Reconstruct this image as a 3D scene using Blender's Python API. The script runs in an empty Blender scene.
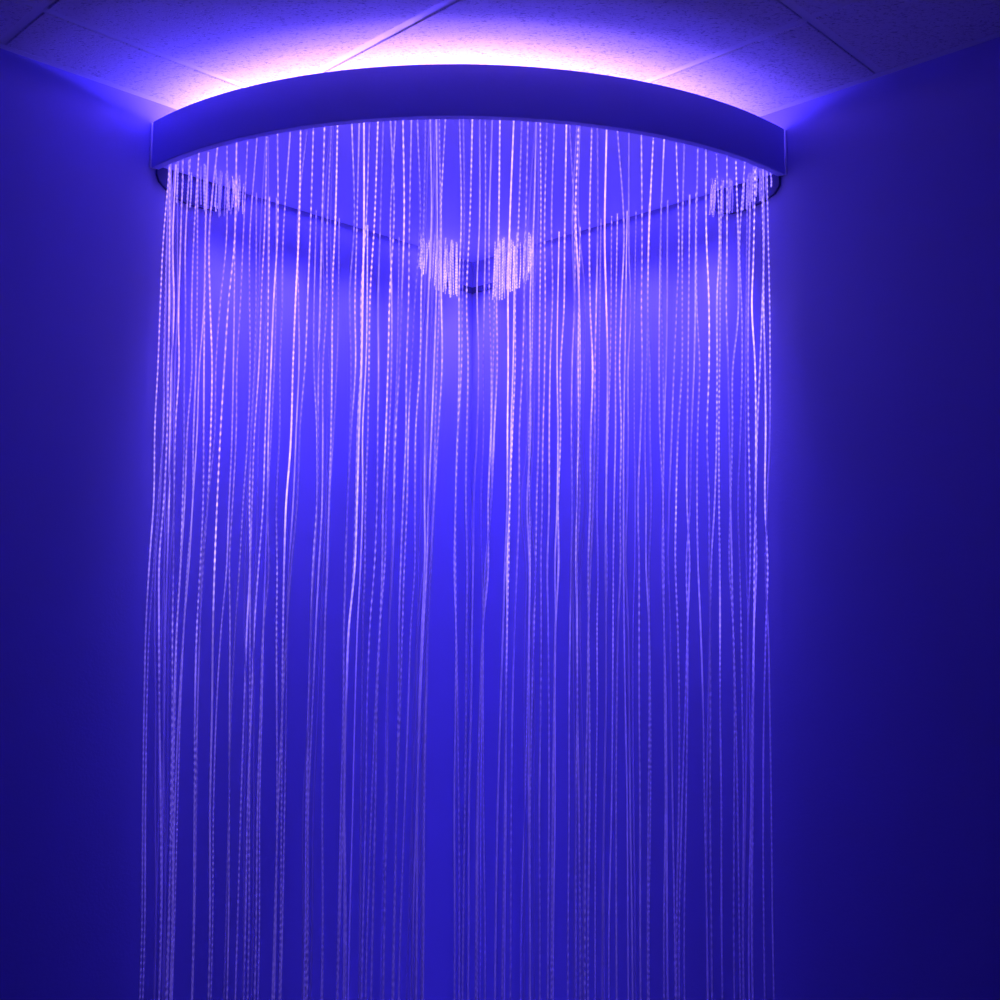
import bpy, math, random
import numpy as np
from mathutils import Matrix, Vector
random.seed(7)
rng = np.random.default_rng(11)
scene = bpy.context.scene
COL = scene.collection

# ------------------------------------------------------------------ place
R = 1.22                      # radius of the quarter-round fixture, metres
EYE = 1.50
CX, CY, PHI = -0.0813 * R, 3.0427 * R, 0.0141
F, PPY, PITCH, ROLL = 1091.3, 473.0, 0.1043, -0.0055
ZB = EYE + 0.9139 * R         # underside of the fixture
ZT = EYE + 1.0200 * R         # top edge of the fascia
ZC = ZT + 0.050 * R           # ceiling tiles
EL = Vector((-math.sin(math.pi / 4 - PHI), -math.cos(math.pi / 4 - PHI), 0))   # along the left wall, away from the corner
ER = Vector((math.sin(math.pi / 4 + PHI), -math.cos(math.pi / 4 + PHI), 0))    # along the right wall
CAM = Vector((-CX, -CY, EYE))                                                  # the corner is the origin


def W(u, v, z):               # u metres along the left wall, v along the right wall
    p = EL * u + ER * v
    return Vector((p.x, p.y, z))


def polar(r, th, z):          # th = 0 on the corner's diagonal, +-45 deg at the walls
    a = th + PHI
    return Vector((r * math.sin(a), -r * math.cos(a), z))


# camera axes
c_, s_ = math.cos(PITCH), math.sin(PITCH)
right0, up0, fwd0 = Vector((1, 0, 0)), Vector((0, -s_, c_)), Vector((0, c_, s_))
cr, sr = math.cos(ROLL), math.sin(ROLL)
right = right0 * cr - up0 * sr
up = right0 * sr + up0 * cr


def project(p):
    d = p - CAM
    k = d.dot(fwd0)
    return 500 + F * d.dot(right) / k, PPY - F * d.dot(up) / k


def ray(px, py):
    return fwd0 + right * ((px - 500) / F) + up * ((PPY - py) / F)


# ------------------------------------------------------------------ helpers
def mat(name):
    m = bpy.data.materials.new(name)
    m.use_nodes = True
    nt = m.node_tree
    b = nt.nodes['Principled BSDF']
    return m, nt, b


def node(nt, t, **kw):
    n = nt.nodes.new(t)
    for k, v in kw.items():
        setattr(n, k, v)
    return n


def mesh_obj(name, verts, faces, m=None, parent=None, smooth=False, mats=None, mi=None):
    me = bpy.data.meshes.new(name)
    me.from_pydata([tuple(v) for v in verts], [], faces)
    for x in (mats or ([m] if m else [])):
        me.materials.append(x)
    if mi is not None:
        me.polygons.foreach_set('material_index', mi)
    if smooth:
        me.polygons.foreach_set('use_smooth', [True] * len(me.polygons))
    me.update()
    o = bpy.data.objects.new(name, me)
    COL.objects.link(o)
    if parent:
        o.parent = parent
    return o


class MB:
    def __init__(self):
        self.v, self.f, self.mi = [], [], []

    def hexa(self, p, mi=0):   # 8 corners: bottom ring 0-3, top ring 4-7
        b = len(self.v)
        self.v += p
        for f in ((3, 2, 1, 0), (4, 5, 6, 7), (0, 1, 5, 4), (1, 2, 6, 5), (2, 3, 7, 6), (3, 0, 4, 7)):
            self.f.append(tuple(b + i for i in f))
            self.mi.append(mi)

    def box_uv(self, u0, u1, v0, v1, z0, z1, mi=0):
        ring = ((u0, v0), (u1, v0), (u1, v1), (u0, v1))
        self.hexa([W(u, v, z0) for u, v in ring] + [W(u, v, z1) for u, v in ring], mi)

    def bevel_tile(self, u0, u1, v0, v1, z0, z1, b, mi=0):   # tile with a chamfered lower edge
        ra = ((u0 + b, v0 + b), (u1 - b, v0 + b), (u1 - b, v1 - b), (u0 + b, v1 - b))
        rb = ((u0, v0), (u1, v0), (u1, v1), (u0, v1))
        k = len(self.v)
        self.v += [W(u, v, z0) for u, v in ra] + [W(u, v, z0 + b) for u, v in rb] + [W(u, v, z1) for u, v in rb]
        fs = [(3, 2, 1, 0), (8, 9, 10, 11)]
        for i in range(4):
            j = (i + 1) % 4
            fs += [(i, j, 4 + j, 4 + i), (4 + i, 4 + j, 8 + j, 8 + i)]
        for f in fs:
            self.f.append(tuple(k + i for i in f))
            self.mi.append(mi)

    def arc(self, r0, r1, t0, t1, z0, z1, n=64, b=0.0):   # a curved bar of rectangular section
        k = len(self.v)
        sec = [(r0, z0), (r1 - b, z0), (r1, z0 + b), (r1, z1 - b), (r1 - b, z1), (r0, z1)] if b else [(r0, z0), (r1, z0), (r1, z1), (r0, z1)]
        m = len(sec)
        for i in range(n + 1):
            t = t0 + (t1 - t0) * i / n
            for r, z in sec:
                self.v.append(polar(r, t, z))
        for i in range(n):
            for j in range(m):
                a = k + i * m + j
                bb = k + i * m + (j + 1) % m
                self.f.append((a, bb, bb + m, a + m))
                self.mi.append(0)
        self.f.append(tuple(k + j for j in range(m))[::-1])
        self.f.append(tuple(k + n * m + j for j in range(m)))
        self.mi += [0, 0]

    def build(self, name, m=None, parent=None, mats=None, smooth=False):
        return mesh_obj(name, self.v, self.f, m, parent, smooth, mats, self.mi if mats else None)


def struct(o, label=None):
    o['kind'] = 'structure'
    if label:
        o['label'] = label
    return o


# ------------------------------------------------------------------ materials
def wall_material(name, col):
    m, nt, b = mat(name)
    b.inputs['Base Color'].default_value = (*col, 1)
    b.inputs['Roughness'].default_value = 0.75
    b.inputs['Specular IOR Level'].default_value = 0.25
    tc = node(nt, 'ShaderNodeTexCoord')
    n = node(nt, 'ShaderNodeTexNoise')
    n.inputs['Scale'].default_value = 140
    n.inputs['Detail'].default_value = 4
    nt.links.new(tc.outputs['Object'], n.inputs['Vector'])
    bp = node(nt, 'ShaderNodeBump')
    bp.inputs['Strength'].default_value = 0.18
    bp.inputs['Distance'].default_value = 0.002
    nt.links.new(n.outputs['Fac'], bp.inputs['Height'])
    nt.links.new(bp.outputs['Normal'], b.inputs['Normal'])
    return m


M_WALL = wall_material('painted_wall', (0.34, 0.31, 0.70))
M_FLOOR = wall_material('floor_vinyl', (0.07, 0.065, 0.10))

# fissured mineral-fibre ceiling tile
M_TILE, nt, b = mat('ceiling_tile')
b.inputs['Roughness'].default_value = 0.95
b.inputs['Specular IOR Level'].default_value = 0.1
tc = node(nt, 'ShaderNodeTexCoord')
mp = node(nt, 'ShaderNodeMapping')
mp.inputs['Rotation'].default_value = (0, 0, 0.9)
mp.inputs['Scale'].default_value = (1.0, 2.6, 1)
nt.links.new(tc.outputs['Object'], mp.inputs['Vector'])
n1 = node(nt, 'ShaderNodeTexNoise')
n1.inputs['Scale'].default_value = 105
n1.inputs['Detail'].default_value = 5
n1.inputs['Roughness'].default_value = 0.62
n1.inputs['Distortion'].default_value = 0.6
nt.links.new(mp.outputs['Vector'], n1.inputs['Vector'])
rp = node(nt, 'ShaderNodeValToRGB')
rp.color_ramp.elements[0].position = 0.37
rp.color_ramp.elements[0].color = (0.42, 0.40, 0.42, 1)
rp.color_ramp.elements[1].position = 0.45
rp.color_ramp.elements[1].color = (0.80, 0.78, 0.78, 1)
nt.links.new(n1.outputs['Fac'], rp.inputs['Fac'])
nt.links.new(rp.outputs['Color'], b.inputs['Base Color'])
n2 = node(nt, 'ShaderNodeTexNoise')
n2.inputs['Scale'].default_value = 120
n2.inputs['Detail'].default_value = 3
nt.links.new(tc.outputs['Object'], n2.inputs['Vector'])
mx = node(nt, 'ShaderNodeMath', operation='MULTIPLY_ADD')
mx.inputs[1].default_value = 0.35
nt.links.new(n2.outputs['Fac'], mx.inputs[0])
nt.links.new(rp.outputs['Color'], mx.inputs[2])
bp = node(nt, 'ShaderNodeBump')
bp.inputs['Strength'].default_value = 0.5
bp.inputs['Distance'].default_value = 0.004
nt.links.new(mx.outputs[0], bp.inputs['Height'])
nt.links.new(bp.outputs['Normal'], b.inputs['Normal'])

M_GRID, nt, b = mat('ceiling_grid_white')
b.inputs['Base Color'].default_value = (0.80, 0.80, 0.80, 1)
b.inputs['Roughness'].default_value = 0.5

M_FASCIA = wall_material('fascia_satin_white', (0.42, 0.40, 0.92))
M_DARK = wall_material('dark_plate_and_shade', (0.09, 0.08, 0.24))  # dark blue, shared by the wall plates and the corner's painted shade
M_BOX = wall_material('housing_white', (0.7, 0.7, 0.75))


def emissive(name, col, strength, base=(0.7, 0.7, 0.75)):
    m, nt, b = mat(name)
    b.inputs['Base Color'].default_value = (*base, 1)
    b.inputs['Roughness'].default_value = 0.5
    b.inputs['Emission Color'].default_value = (*col, 1)
    b.inputs['Emission Strength'].default_value = strength
    return m, nt, b


LED = (0.27, 0.145, 1.0)
M_PANEL, nt, b = emissive('edge_lit_diffuser', (0.082, 0.052, 1.0), 0.44, (0.5, 0.45, 0.7))
M_LED, nt, b = emissive('led_tape', LED, 6.0)

# side-glowing fibre: the glow of every point of a strand is carried by the strand itself
M_FIB, nt, b = mat('side_glow_fibre')
b.inputs['Base Color'].default_value = (0.22, 0.18, 0.5, 1)
b.inputs['Roughness'].default_value = 0.25
ag = node(nt, 'ShaderNodeAttribute', attribute_name='glow')
aw = node(nt, 'ShaderNodeAttribute', attribute_name='warm')
rp = node(nt, 'ShaderNodeValToRGB')
els = rp.color_ramp.elements
els[0].position = 0.0
els[0].color = (0.20, 0.12, 1.5, 1)
els[1].position = 1.0
els[1].color = (1.0, 0.54, 0.85, 1)
e = els.new(0.35)
e.color = (0.46, 0.31, 1.7, 1)
e = els.new(0.7)
e.color = (0.92, 0.62, 1.5, 1)
nt.links.new(aw.outputs['Fac'], rp.inputs['Fac'])
au = node(nt, 'ShaderNodeAttribute', attribute_name='backdrop_glow')
v1 = node(nt, 'ShaderNodeVectorMath', operation='SCALE')
nt.links.new(rp.outputs['Color'], v1.inputs[0])
nt.links.new(ag.outputs['Fac'], v1.inputs['Scale'])
v2 = node(nt, 'ShaderNodeVectorMath', operation='SCALE')
v2.inputs[0].default_value = (0.115, 0.065, 1.0)       # glow imitating the lit blue wall showing through the opaque strands
nt.links.new(au.outputs['Fac'], v2.inputs['Scale'])
v3 = node(nt, 'ShaderNodeVectorMath', operation='ADD')
nt.links.new(v1.outputs[0], v3.inputs[0])
nt.links.new(v2.outputs[0], v3.inputs[1])
nt.links.new(v3.outputs[0], b.inputs['Emission Color'])
b.inputs['Emission Strength'].default_value = 1.0

# ------------------------------------------------------------------ room shell
L = 4.4
T = 0.12
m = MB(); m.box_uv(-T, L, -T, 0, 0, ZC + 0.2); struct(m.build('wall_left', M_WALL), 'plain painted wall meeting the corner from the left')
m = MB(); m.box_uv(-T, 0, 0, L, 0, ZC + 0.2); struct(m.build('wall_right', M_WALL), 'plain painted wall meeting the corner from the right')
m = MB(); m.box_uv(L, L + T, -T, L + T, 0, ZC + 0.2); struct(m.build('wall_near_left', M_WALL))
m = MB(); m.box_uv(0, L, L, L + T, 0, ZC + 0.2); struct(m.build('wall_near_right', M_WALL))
m = MB(); m.box_uv(-T, L + T, -T, L + T, -0.1, 0); struct(m.build('floor', M_FLOOR))

# suspended ceiling: tegular tiles hanging a little below the T-bars
m = MB()
m.box_uv(0, L, 0, L, ZC + 0.0035, ZC + 0.19, 1)
P = 0.51 * R
us = [0.012] + [0.316 * R + P * k for k in range(8) if 0.316 * R + P * k < L - 0.05] + [L - 0.012]
vs = [0.012] + [0.208 * R + 2 * P * k for k in range(8) if 0.208 * R + 2 * P * k < L - 0.05] + [L - 0.012]
for i in range(len(us) - 1):
    for j in range(len(vs) - 1):
        m.bevel_tile(us[i] + 0.0115, us[i + 1] - 0.0115, vs[j] + 0.0115, vs[j + 1] - 0.0115, ZC, ZC + 0.008, 0.002, 0)
struct(m.build('ceiling', mats=[M_TILE, M_GRID]), 'suspended ceiling of white fissured tiles in a T-bar grid')
m = MB(); m.box_uv(0.0, L, 0.0, 0.022, ZC + 0.0005, ZC + 0.0033); struct(m.build('trim_1', M_GRID), 'ceiling edge trim above the left wall')
m = MB(); m.box_uv(0.0, 0.022, 0.0225, L, ZC + 0.0005, ZC + 0.0033); struct(m.build('trim_2', M_GRID), 'ceiling edge trim above the right wall')

# ------------------------------------------------------------------ the fibre-optic curtain
root = bpy.data.objects.new('fiber_optic_curtain', None)
COL.objects.link(root)
root['label'] = 'quarter-round corner light with a curved fascia and long glowing fibre strands hanging below'
root['category'] = 'light'


def part(o, label=None):
    if label:
        o['label'] = label
    return o


LIP = 0.0169 * R
A0 = math.pi / 4 - 0.011
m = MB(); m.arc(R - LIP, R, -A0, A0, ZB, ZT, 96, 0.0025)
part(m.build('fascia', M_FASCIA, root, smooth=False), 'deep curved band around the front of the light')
for s in (-1, 1):              # end flanges on the walls
    m = MB()
    if s < 0:
        m.box_uv(R - 0.055, R - 0.001, 0.0003, 0.003, ZB + 0.004, ZT)
    else:
        m.box_uv(0.0003, 0.003, R - 0.055, R - 0.001, ZB + 0.004, ZT)
    part(m.build('end_flange', M_BOX, root))
# diffuser (underside) and the backing tray above it
rin = R - LIP - 0.0005


def sector(z0, z1, off, rr, n=64):
    # quarter disc kept 'off' metres away from both walls
    a = math.asin(off / rr)
    pts = [W(off, off, 0)]
    for i in range(n + 1):
        t = -math.pi / 4 + a + (math.pi / 2 - 2 * a) * i / n
        pts.append(polar(rr, t, 0))
    v = [Vector((p.x, p.y, z0)) for p in pts] + [Vector((p.x, p.y, z1)) for p in pts]
    k = len(pts)
    f = [tuple(range(k))[::-1], tuple(range(k, 2 * k))]
    f += [(i, (i + 1) % k, k + (i + 1) % k, k + i) for i in range(k)]
    return v, f


v, f = sector(ZB + 0.012, ZB + 0.018, 0.001, rin)
part(mesh_obj('diffuser_panel', v, f, M_PANEL, root), 'blue-lit underside of the light')
v, f = sector(ZB + 0.0185, ZB + 0.028, 0.001, rin)
part(mesh_obj('tray', v, f, M_BOX, root))
m = MB(); m.arc(R - 0.30, R - 0.22, -A0 + 0.04, A0 - 0.04, ZB + 0.0283, ZB + 0.034, 48)
part(m.build('led_strip', M_LED, root), 'strip of LEDs shining up at the ceiling')
# dark plates on the walls under the two ends, round-bottomed
def wall_point(px, py, side):
    """the spot on the left (-1) or right (1) wall seen at a pixel"""
    nrm = ER if side < 0 else EL          # (walls are square to each other)
    r = ray(px, py)
    t = -CAM.dot(nrm) / r.dot(nrm)
    p = CAM + r * t
    return (p.dot(EL) if side < 0 else p.dot(ER)), p.z


def wall_plate(name, outline, side, th, m, label):
    v = []
    for d in (0.0005, th):
        for a_, z in outline:
            v.append(W(a_, d, z) if side < 0 else W(d, a_, z))
    k = len(outline)
    f = [tuple(range(k)), tuple(range(k, 2 * k))[::-1]] + [(i, k + i, k + (i + 1) % k, (i + 1) % k) for i in range(k)]
    return part(mesh_obj(name, v, f, m, root), label)


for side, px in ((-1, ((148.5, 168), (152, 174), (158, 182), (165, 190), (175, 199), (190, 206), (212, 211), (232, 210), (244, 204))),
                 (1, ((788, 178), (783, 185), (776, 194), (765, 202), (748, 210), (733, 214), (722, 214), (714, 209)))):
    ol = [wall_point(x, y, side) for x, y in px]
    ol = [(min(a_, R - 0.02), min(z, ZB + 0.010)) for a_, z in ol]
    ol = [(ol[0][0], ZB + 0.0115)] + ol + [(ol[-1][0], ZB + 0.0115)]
    wall_plate('dark_wall_plate', ol, side, 0.010, M_DARK, 'dark round-bottomed plate on the wall')
m = MB()                       # dark strip low in the corner, standing in for the tufts' shadow
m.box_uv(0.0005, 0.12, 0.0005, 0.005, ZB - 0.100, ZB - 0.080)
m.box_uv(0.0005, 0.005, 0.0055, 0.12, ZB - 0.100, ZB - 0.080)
part(m.build('corner_shade_strip', M_DARK, root), 'dark strip in the wall corner imitating shade behind the fibre tufts')

# ---- strands. Where each strand passes at four heights, with how brightly it glows there (4 bright .. 1 faint, 5 = bundle)
ROW_T = "167b 176n 183n 190n 199b 208n 218n 227n 237b 247n 257n 267n 278n 290n 301B 307f 313b 325B 331f 338B 352b 360n 364B 370f 377.5B 384f 390n 395n 403.5B 411.5n 417n 425f 431n 435.5n 439.5n 445n 459n 463f 472B 479f 485n 492f 499B 513B 521f 527n 537f 540b 547f 554n 566B 570f 579B 592b 598f 606B 618n 629f 641.5b 653B 664.5b 676b 685f 698n 706n 717n 726.5b 736B 745b 755B 763n 767b 772.5b"
ROW_A = "158b 164n 171.5W 179b 184.5f 192n 196n 199.5n 204b 212B 216n 224.5b 237n 250n 254.5f 259W 271b 274.5f 280f 293B 299n 305b 314f 318.5n 323n 332b 337f 351f 355.5b 361.5b 369b 378.5n 388B 391.5n 397f 399.5f 406.5b 411.5f 420b 426n 434W 437n 442b 459b 461.5b 468b 478.5n 483f 491n 493n 497b 508B 513b 515b 522.5b 530W 539n 544.5b 550b 557b 560.5b 572n 580W 592.5B 595b 599f 607.5n 610n 619.5b 628n 634f 642n 646.5f 649.5f 659n 663f 666f 674n 682n 688n 694n 699.5n 709B 717b 719.5n 728f 733n 742n 748n 755B 760b 765n 770b"
ROW_B = "153.5b 158f 163.5W 169b 174f 182.5b 184.5n 192.5n 203n 207.5f 217B 229n 232.5n 243n 249.5b 252n 263b 267.5f 276.5f 286B 293n 297f 317b 322W 329n 347.5f 357B 362.5b 365.5n 377n 383n 386.5f 394b 403b 407b 415n 424.5b 428.5b 434n 455.5b 466n 473.5f 481f 488b 491f 507n 509.5B 519n 527n 529.5n 536.5b 542n 549n 557b 558b 572f 576.5b 579.5f 590n 593f 597f 606n 614n 620n 623.5n 627f 635f 638n 646n 651f 663n 669f 676B 687b 690f 697b 709n 714.5b 719b 730.5n 738f 745.5f 750b 755.5b 765B 767f"
ROW_C = "146n 149.5f 159b 165.5f 172.5b 177b 184n 197b 200f 210n 213n 221.5n 230n 235.5f 242.5b 247b 250n 254.5b 263.5n 276.5b 283b 287f 311n 316W 325n 344n 349B 357.5b 363f 370b 380b 389.5f 399n 402.5b 411n 422W 423.5b 428f 441b 456b 466.5n 472n 483n 496f 503n 507B 514.5f 529b 534b 541n 548n 555.5n 561b 570n 577b 588.5n 597b 606f 613b 618f 624n 628f 633f 639b 649n 655n 664n 670f 677.5b 687.5b 700.5b 710f 720B 733b 741b 748f 754B 759n 766b 768n"
GLOW = {'B': 1.0, 'b': 0.72, 'n': 0.46, 'f': 0.22, 'W': 0.62}


def parse(s):
    return [(float(t[:-1]), t[-1]) for t in s.split()]


RT, RA, RB, RC = map(parse, (ROW_T, ROW_A, ROW_B, ROW_C))


def drift(x, k):
    return -k * (1 - (x - 155) / 620.0)


def match_each(src, dst, k, shared=14.0):
    """order-keeping assignment of every src to a dst (a dst may be shared at a cost)"""
    n, q = len(src), len(dst)
    INF = 1e9
    cost = np.full((n, q), INF)
    back = np.zeros((n, q), int)
    for i in range(n):
        want = src[i] + drift(src[i], k)
        for j in range(q):
            c = (dst[j] - want) ** 2
            if i == 0:
                cost[i, j] = c
                continue
            bj, bc = -1, INF
            for jj in range(max(0, j - 6), j + 1):
                cc = cost[i - 1, jj] + (shared if jj == j else 0)
                if cc < bc:
                    bj, bc = jj, cc
            cost[i, j] = c + bc
            back[i, j] = bj
    j = int(np.argmin(cost[-1]))
    out = [0] * n
    for i in range(n - 1, -1, -1):
        out[i] = j
        j = back[i, j]
    return out


xT = [x for x, _ in RT]; xA = [x for x, _ in RA]; xB = [x for x, _ in RB]; xC = [x for x, _ in RC]
TA = match_each(xT, xA, 8)
AB = match_each(xA, xB, 5)
BC = match_each(xB, xC, 5)


def follow(a):
    return [(365, *RA[a]), (505, *RB[AB[a]]), (625, *RC[BC[AB[a]]])]


paths = []                     # (front?, [(y, x, class), ...])
used = set()
for i, (x, c) in enumerate(RT):
    a = TA[i]
    dup = a in used
    used.add(a)
    pts = [(140, x, c)] + follow(a)
    if dup:
        pts = [pts[0]] + [(y, xx + random.uniform(-2, 2), 'n' if cc in 'BW' else cc) for y, xx, cc in pts[1:]]
    paths.append((True, pts))
for a in range(len(RA)):
    if a not in used:
        paths.append((False, follow(a)))
hitB = {AB[a] for a in range(len(RA))}
for bq in range(len(RB)):
    if bq not in hitB:
        y, x, c = 505, *RB[bq]
        paths.append((False, [(365, x - drift(x, 5), c), (505, x, c), (625, *RC[BC[bq]])]))


def tube(knots, glowk, warmk, rad, bead, phase, sides=5, z_end=0.25, beadamt=1.0):
    """knots: list of Vector from the top down; glowk, warmk at knots. Returns verts, faces, glow, warm"""
    zs = np.array([k.z for k in knots])
    K = np.array([[k.x, k.y] for k in knots])
    step = bead / 4.0
    z = np.arange(zs[0], zs[-1], -step)
    # smooth interpolation (Catmull-Rom in z)
    zz = -zs
    q = -z
    out = np.zeros((len(z), 2))
    idx = np.clip(np.searchsorted(zz, q, side='right') - 1, 0, len(zz) - 2)
    h = zz[idx + 1] - zz[idx]
    t = (q - zz[idx]) / h
    d = np.gradient(K, zz, axis=0)
    h3 = h[:, None]; t3 = t[:, None]
    out = ((2 * t3**3 - 3 * t3**2 + 1) * K[idx] + (t3**3 - 2 * t3**2 + t3) * h3 * d[idx]
           + (-2 * t3**3 + 3 * t3**2) * K[idx + 1] + (t3**3 - t3**2) * h3 * d[idx + 1])
    g = np.interp(q, zz, glowk)
    w = np.interp(q, zz, warmk)
    ph = np.arange(len(z)) % 4 / 4.0
    b = 0.5 + 0.5 * np.cos(2 * np.pi * (ph + phase))
    flick = 0.75 + 0.5 * np.repeat(rng.random(len(z) // 4 + 2), 4)[:len(z)]
    amp = np.interp(q, np.linspace(q[0], q[-1], 14), np.clip(rng.normal(0.75, 0.35, 14), 0.1, 1)) * beadamt
    glow = g * flick * (1 - amp * 0.95 * (1 - b))
    backdrop_glow = np.interp(z, [0.3, 1.5, 2.2, 2.6], [0.08, 0.26, 0.58, 0.74])
    rr = rad * (1 - 0.5 * amp * (1 - b))
    ang = np.arange(sides) / sides * 2 * np.pi
    V = np.zeros((len(z), sides, 3))
    V[:, :, 0] = out[:, 0:1] + rr[:, None] * np.cos(ang)
    V[:, :, 1] = out[:, 1:2] + rr[:, None] * np.sin(ang)
    V[:, :, 2] = z[:, None]
    n = len(z)
    i = np.arange(n - 1)[:, None] * sides
    j = np.arange(sides)[None]
    a = i + j
    bq = i + (j + 1) % sides
    Fq = np.stack([a, bq, bq + sides, a + sides], -1).reshape(-1, 4)
    return V.reshape(-1, 3), Fq, np.repeat(glow, sides), np.repeat(np.clip(w + 0.25 * (b - 0.5) * amp, 0, 1), sides), np.repeat(backdrop_glow, sides)


def fibre_obj(name, chunks, parent):
    Vs, Fs, G, Wm, Co, off = [], [], [], [], [], 0
    for V, Fq, g, w, c in chunks:
        Co.append(c); Vs.append(V); Fs.append(Fq + off); G.append(g); Wm.append(w); off += len(V)
    V = np.concatenate(Vs); Fq = np.concatenate(Fs)
    me = bpy.data.meshes.new(name)
    me.vertices.add(len(V)); me.vertices.foreach_set('co', V.ravel())
    me.loops.add(Fq.size); me.loops.foreach_set('vertex_index', Fq.ravel().astype(np.int32))
    me.polygons.add(len(Fq))
    me.polygons.foreach_set('loop_start', np.arange(0, Fq.size, 4, dtype=np.int32))
    me.update(calc_edges=True)
    me.polygons.foreach_set('use_smooth', np.ones(len(Fq), bool))
    for nm, arr in (('glow', np.concatenate(G)), ('warm', np.concatenate(Wm)), ('backdrop_glow', np.concatenate(Co))):
        at = me.attributes.new(nm, 'FLOAT', 'POINT')
        at.data.foreach_set('value', arr.astype(np.float32))
    me.materials.append(M_FIB)
    me.validate()
    o = bpy.data.objects.new(name, me)
    COL.objects.link(o)
    o.parent = parent
    return o


def on_plan(px, py, depth_pt):
    """the point seen at (px, py) on the upright plane through depth_pt that faces the camera"""
    n = Vector((depth_pt.x - CAM.x, depth_pt.y - CAM.y, 0)).normalized()
    r = ray(px, py)
    t = (depth_pt - CAM).dot(n) / r.dot(n)
    return CAM + r * t


ZTOP = ZB + 0.0118


def front_anchor(px, row):
    r = rin - 0.012 - 0.016 * row
    best = None
    for i in range(400):
        th = -A0 + 0.03 + (2 * A0 - 0.06) * i / 399
        p = polar(r, th, ZTOP)
        d = abs(project(p)[0] - px)
        if best is None or d < best[0]:
            best = (d, p)
    return best[1]


def back_anchor(px, off):
    best = None
    for i in range(400):
        s = 0.05 + (R - 0.085) * i / 399
        if s * s + off * off > (rin - 0.012) ** 2:
            continue
        for p in (W(s, off, ZTOP), W(off, s, ZTOP)):
            d = abs(project(p)[0] - px)
            if best is None or d < best[0]:
                best = (d, p)
    return best[1]


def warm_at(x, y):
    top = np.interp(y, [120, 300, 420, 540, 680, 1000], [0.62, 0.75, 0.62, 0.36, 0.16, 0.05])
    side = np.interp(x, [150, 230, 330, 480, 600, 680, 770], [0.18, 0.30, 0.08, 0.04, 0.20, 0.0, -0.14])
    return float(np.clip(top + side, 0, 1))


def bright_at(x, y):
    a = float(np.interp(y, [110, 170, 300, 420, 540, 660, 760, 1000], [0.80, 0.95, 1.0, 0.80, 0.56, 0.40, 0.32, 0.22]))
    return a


GAIN = 1.2
strand_meshes, extra = [], []
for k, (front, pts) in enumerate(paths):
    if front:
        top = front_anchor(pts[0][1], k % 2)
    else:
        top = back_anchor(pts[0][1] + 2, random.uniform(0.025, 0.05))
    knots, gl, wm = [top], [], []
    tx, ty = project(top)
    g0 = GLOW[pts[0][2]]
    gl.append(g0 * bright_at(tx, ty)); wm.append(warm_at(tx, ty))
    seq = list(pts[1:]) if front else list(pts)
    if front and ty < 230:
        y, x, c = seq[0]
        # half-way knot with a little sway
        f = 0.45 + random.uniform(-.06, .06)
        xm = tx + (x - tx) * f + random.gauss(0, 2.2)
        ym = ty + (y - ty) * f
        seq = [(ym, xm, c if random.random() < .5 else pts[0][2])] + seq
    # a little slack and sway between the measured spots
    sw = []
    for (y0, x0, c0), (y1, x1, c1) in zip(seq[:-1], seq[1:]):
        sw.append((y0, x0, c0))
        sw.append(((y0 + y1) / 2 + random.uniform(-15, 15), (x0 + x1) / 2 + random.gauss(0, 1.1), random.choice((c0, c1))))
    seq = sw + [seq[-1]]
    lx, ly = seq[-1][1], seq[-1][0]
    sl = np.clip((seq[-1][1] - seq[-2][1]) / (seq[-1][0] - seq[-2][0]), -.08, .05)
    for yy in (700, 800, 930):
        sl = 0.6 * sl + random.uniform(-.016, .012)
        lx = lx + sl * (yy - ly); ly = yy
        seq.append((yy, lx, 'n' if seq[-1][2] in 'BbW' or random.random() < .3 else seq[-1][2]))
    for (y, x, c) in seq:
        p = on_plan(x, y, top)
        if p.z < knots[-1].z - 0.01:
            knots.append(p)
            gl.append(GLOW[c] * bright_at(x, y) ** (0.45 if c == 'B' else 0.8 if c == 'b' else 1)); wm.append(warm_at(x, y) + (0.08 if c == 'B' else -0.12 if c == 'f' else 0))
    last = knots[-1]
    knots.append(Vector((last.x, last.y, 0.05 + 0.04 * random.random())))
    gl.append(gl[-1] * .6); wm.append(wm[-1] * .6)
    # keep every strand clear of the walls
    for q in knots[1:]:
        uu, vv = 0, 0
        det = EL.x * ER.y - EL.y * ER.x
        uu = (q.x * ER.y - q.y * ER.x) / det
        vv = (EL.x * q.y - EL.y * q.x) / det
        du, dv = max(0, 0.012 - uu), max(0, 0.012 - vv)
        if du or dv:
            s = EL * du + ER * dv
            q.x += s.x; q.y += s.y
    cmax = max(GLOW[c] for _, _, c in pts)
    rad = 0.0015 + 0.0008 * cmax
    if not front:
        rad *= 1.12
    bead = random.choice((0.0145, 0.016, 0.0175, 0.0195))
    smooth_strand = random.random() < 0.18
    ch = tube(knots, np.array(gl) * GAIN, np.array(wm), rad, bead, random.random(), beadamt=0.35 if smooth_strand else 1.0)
    strand_meshes.append(ch)
    if any(c == 'W' for _, _, c in pts):      # bundles: two more strands twisted close by
        for s in (-1, 1):
            kk = [q + right * (s * random.uniform(0.007, 0.014) * (0.3 if i == 0 else 1)) for i, q in enumerate(knots)]
            extra.append(tube(kk, np.array(gl) * GAIN * .22, np.array(wm) - .15, rad * .75, bead, random.random(), beadamt=.6))

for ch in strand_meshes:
    fibre_obj('fiber_strand', [ch], root)

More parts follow.
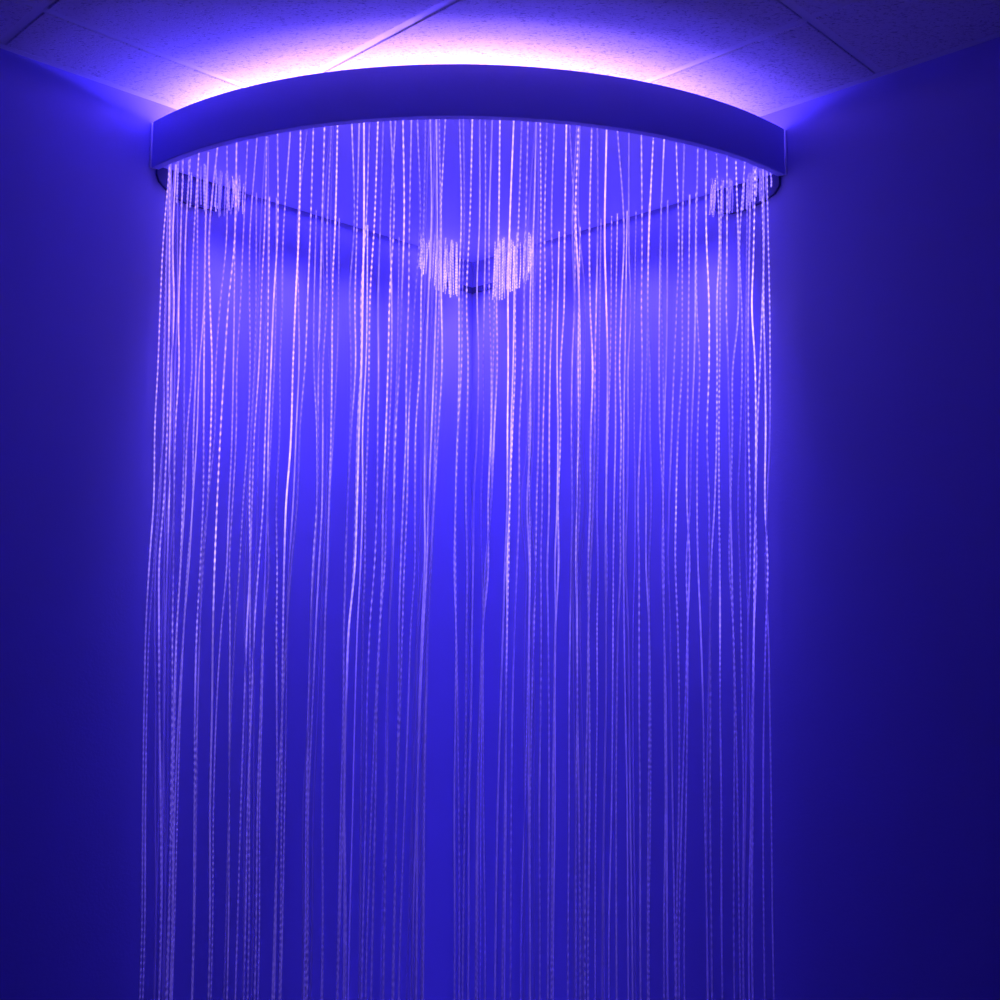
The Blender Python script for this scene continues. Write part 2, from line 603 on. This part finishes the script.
# ---- short fibre tufts at the two ends and on both sides of the corner
def tuft(specs, name='fiber_tuft', label=None):
    chunks = []
    for (px, py0, py1, off, g, w) in specs:
        top = back_anchor(px, off)
        tx, ty = project(top)
        if abs(tx - px) > 3:
            continue
        p1 = on_plan(px + random.uniform(-2.5, 0.5), max(py1, ty + 6), top)
        pm = top.lerp(p1, .5) + right * random.uniform(-.003, .003)
        if p1.z > top.z - 0.012:
            continue
        chunks.append(tube([top, pm, p1], np.array([g * .8, g, g * 1.1]), np.array([w, w, w]), 0.0022, 0.010, random.random(), beadamt=.7))
    o = fibre_obj(name, chunks, root)
    o['kind'] = 'stuff'
    if label:
        o['label'] = label


sp = []
for i in range(30):
    x = random.uniform(166, 244)
    yb = np.interp(x, [163, 175, 200, 243], [187, 202, 213, 216]) + random.uniform(-9, 3)
    sp.append((x, 0, yb, random.uniform(0.02, 0.12), random.choice((.10, .22, .42)), 0.7))
tuft(sp, label='cluster of short glowing fibre ends by the left wall')
sp = []
for i in range(38):
    x = random.uniform(708, 772)
    yb = np.interp(x, [705, 750, 776], [224, 208, 192]) + random.uniform(-10, 3)
    sp.append((x, 0, yb, random.uniform(0.02, 0.10), random.choice((.12, .25, .5)), 0.55))
tuft(sp, label='cluster of short glowing fibre ends by the right wall')
for s in (-1, 1):
    sp = []
    for i in range(34):
        d = random.uniform(19, 58) if s < 0 else random.uniform(17, 58)
        x = 478 + s * d
        yb = np.interp(d, [17, 25, 40, 52, 58], [301, 300, 290, 278, 266]) + random.uniform(-7, 1)
        sp.append((x, 0, yb, random.uniform(0.02, 0.13), random.choice((.4, .6, .9)), 0.75))
    tuft(sp, label='bright tuft of short fibres beside the wall corner, on its ' + ('left' if s < 0 else 'right'))
if extra:
    o = fibre_obj('thin_fiber', extra, root)
    o['kind'] = 'stuff'
    o['label'] = 'thin companion fibres twisted along the thicker strands'


# ------------------------------------------------------------------ lights of the fixture
def area(name, loc, direction, sx, sy, energy, col, spread=180, xaxis=None, shape='RECTANGLE'):
    l = bpy.data.lights.new(name, 'AREA')
    l.shape = shape
    l.size, l.size_y = sx, sy
    l.energy = energy
    l.color = col
    l.spread = math.radians(spread)
    o = bpy.data.objects.new(name, l)
    COL.objects.link(o)
    zax = -direction.normalized()
    xax = (xaxis or Vector((1, 0, 0)))
    xax = (xax - zax * xax.dot(zax)).normalized()
    yax = zax.cross(xax)
    mt = Matrix((xax, yax, zax)).transposed().to_4x4()
    mt.translation = loc
    o.matrix_world = mt
    o.parent = root
    return o


UP_E, PINK_E, WASH_E, FILL_E = 24.0, 4.6, 9.4, 2.6
N = 9
for i in range(N):
    th = -A0 + 2 * A0 * (i + .5) / N
    p = polar(R - (0.24 if i < 2 else 0.26), th, ZB + (0.095 if i < 2 else 0.07))
    tang = polar(1, th + math.pi / 2, 0)
    area('led_uplight', p, Vector((0, 0, 1)), R * 2 * A0 / N * .8, 0.06, UP_E / N * (7.0 if i == 0 else 2.2 if i == 1 else 1.3 if i == N - 1 else 1), (0.085, 0.054, 1.0), 180, tang)
    area('led_uplight', polar(R - 0.15, th, ZB + 0.06), Vector((0, 0, 1)), R * 2 * A0 / N * .8, 0.05, PINK_E / N * (0.06 + 0.94 * math.cos((th + 0.06) * 1.85) ** 2), (0.70, 0.36, 0.50), 180, tang)
BLUE = (0.112, 0.076, 1.0)
# wall washers under the straight edges, shining down the two walls behind the strands
for k in range(5):
    q = (0.09 + 0.178 * k) * R
    area('wall_washer', W(q, 0.085, ZB + 0.009), Vector((0, 0, -1)), 0.14 * R, 0.05, WASH_E / 5 * (0.95, 0.95, 1.1, 1.4, 1.6)[k], BLUE, 53, EL)
    area('wall_washer', W(0.085, q, ZB + 0.009), Vector((0, 0, -1)), 0.14 * R, 0.05, WASH_E / 5 * (0.95, 0.95, 1.1, 1.4, 1.6)[k], BLUE, 53, ER)
for q in (0.22, 0.52, 0.80):
    area('wall_washer', W(q * R, 0.05, ZB + 0.009), Vector((0, 0, -1)), 0.27 * R, 0.05, 0.40, BLUE, 160, EL)
    area('wall_washer', W(0.05, q * R, ZB + 0.009), Vector((0, 0, -1)), 0.27 * R, 0.05, 0.40, BLUE, 160, ER)
# unseen dim blue fill light, added behind the camera to brighten fascia and walls
o = area('fill_light', W(2.6, L - 0.2, 2.0), (W(1.25, 0.4, 2.35) - W(2.6, L - 0.2, 2.0)), 0.6, 0.5, FILL_E, (0.045, 0.030, 1.0), 80)
o.parent = None

# ------------------------------------------------------------------ world, camera, view
w = bpy.data.worlds.new('night')
w.use_nodes = True
w.node_tree.nodes['Background'].inputs[0].default_value = (0, 0, 0, 1)
scene.world = w
cam = bpy.data.cameras.new('camera')
cam.sensor_width = 36
cam.lens = 36 * F / 1000
cam.shift_y = -(500 - PPY) / 1000
cam.clip_start = 0.05
co = bpy.data.objects.new('camera', cam)
COL.objects.link(co)
mt = Matrix((right, up, -fwd0)).transposed().to_4x4()
mt.translation = CAM
co.matrix_world = mt
scene.camera = co
vs_ = scene.view_settings
scene.display_settings.display_device = 'sRGB'
vs_.view_transform = 'Standard'
vs_.look = 'None'
vs_.gamma = 1
vs_.exposure = 0
vs_.use_curve_mapping = False
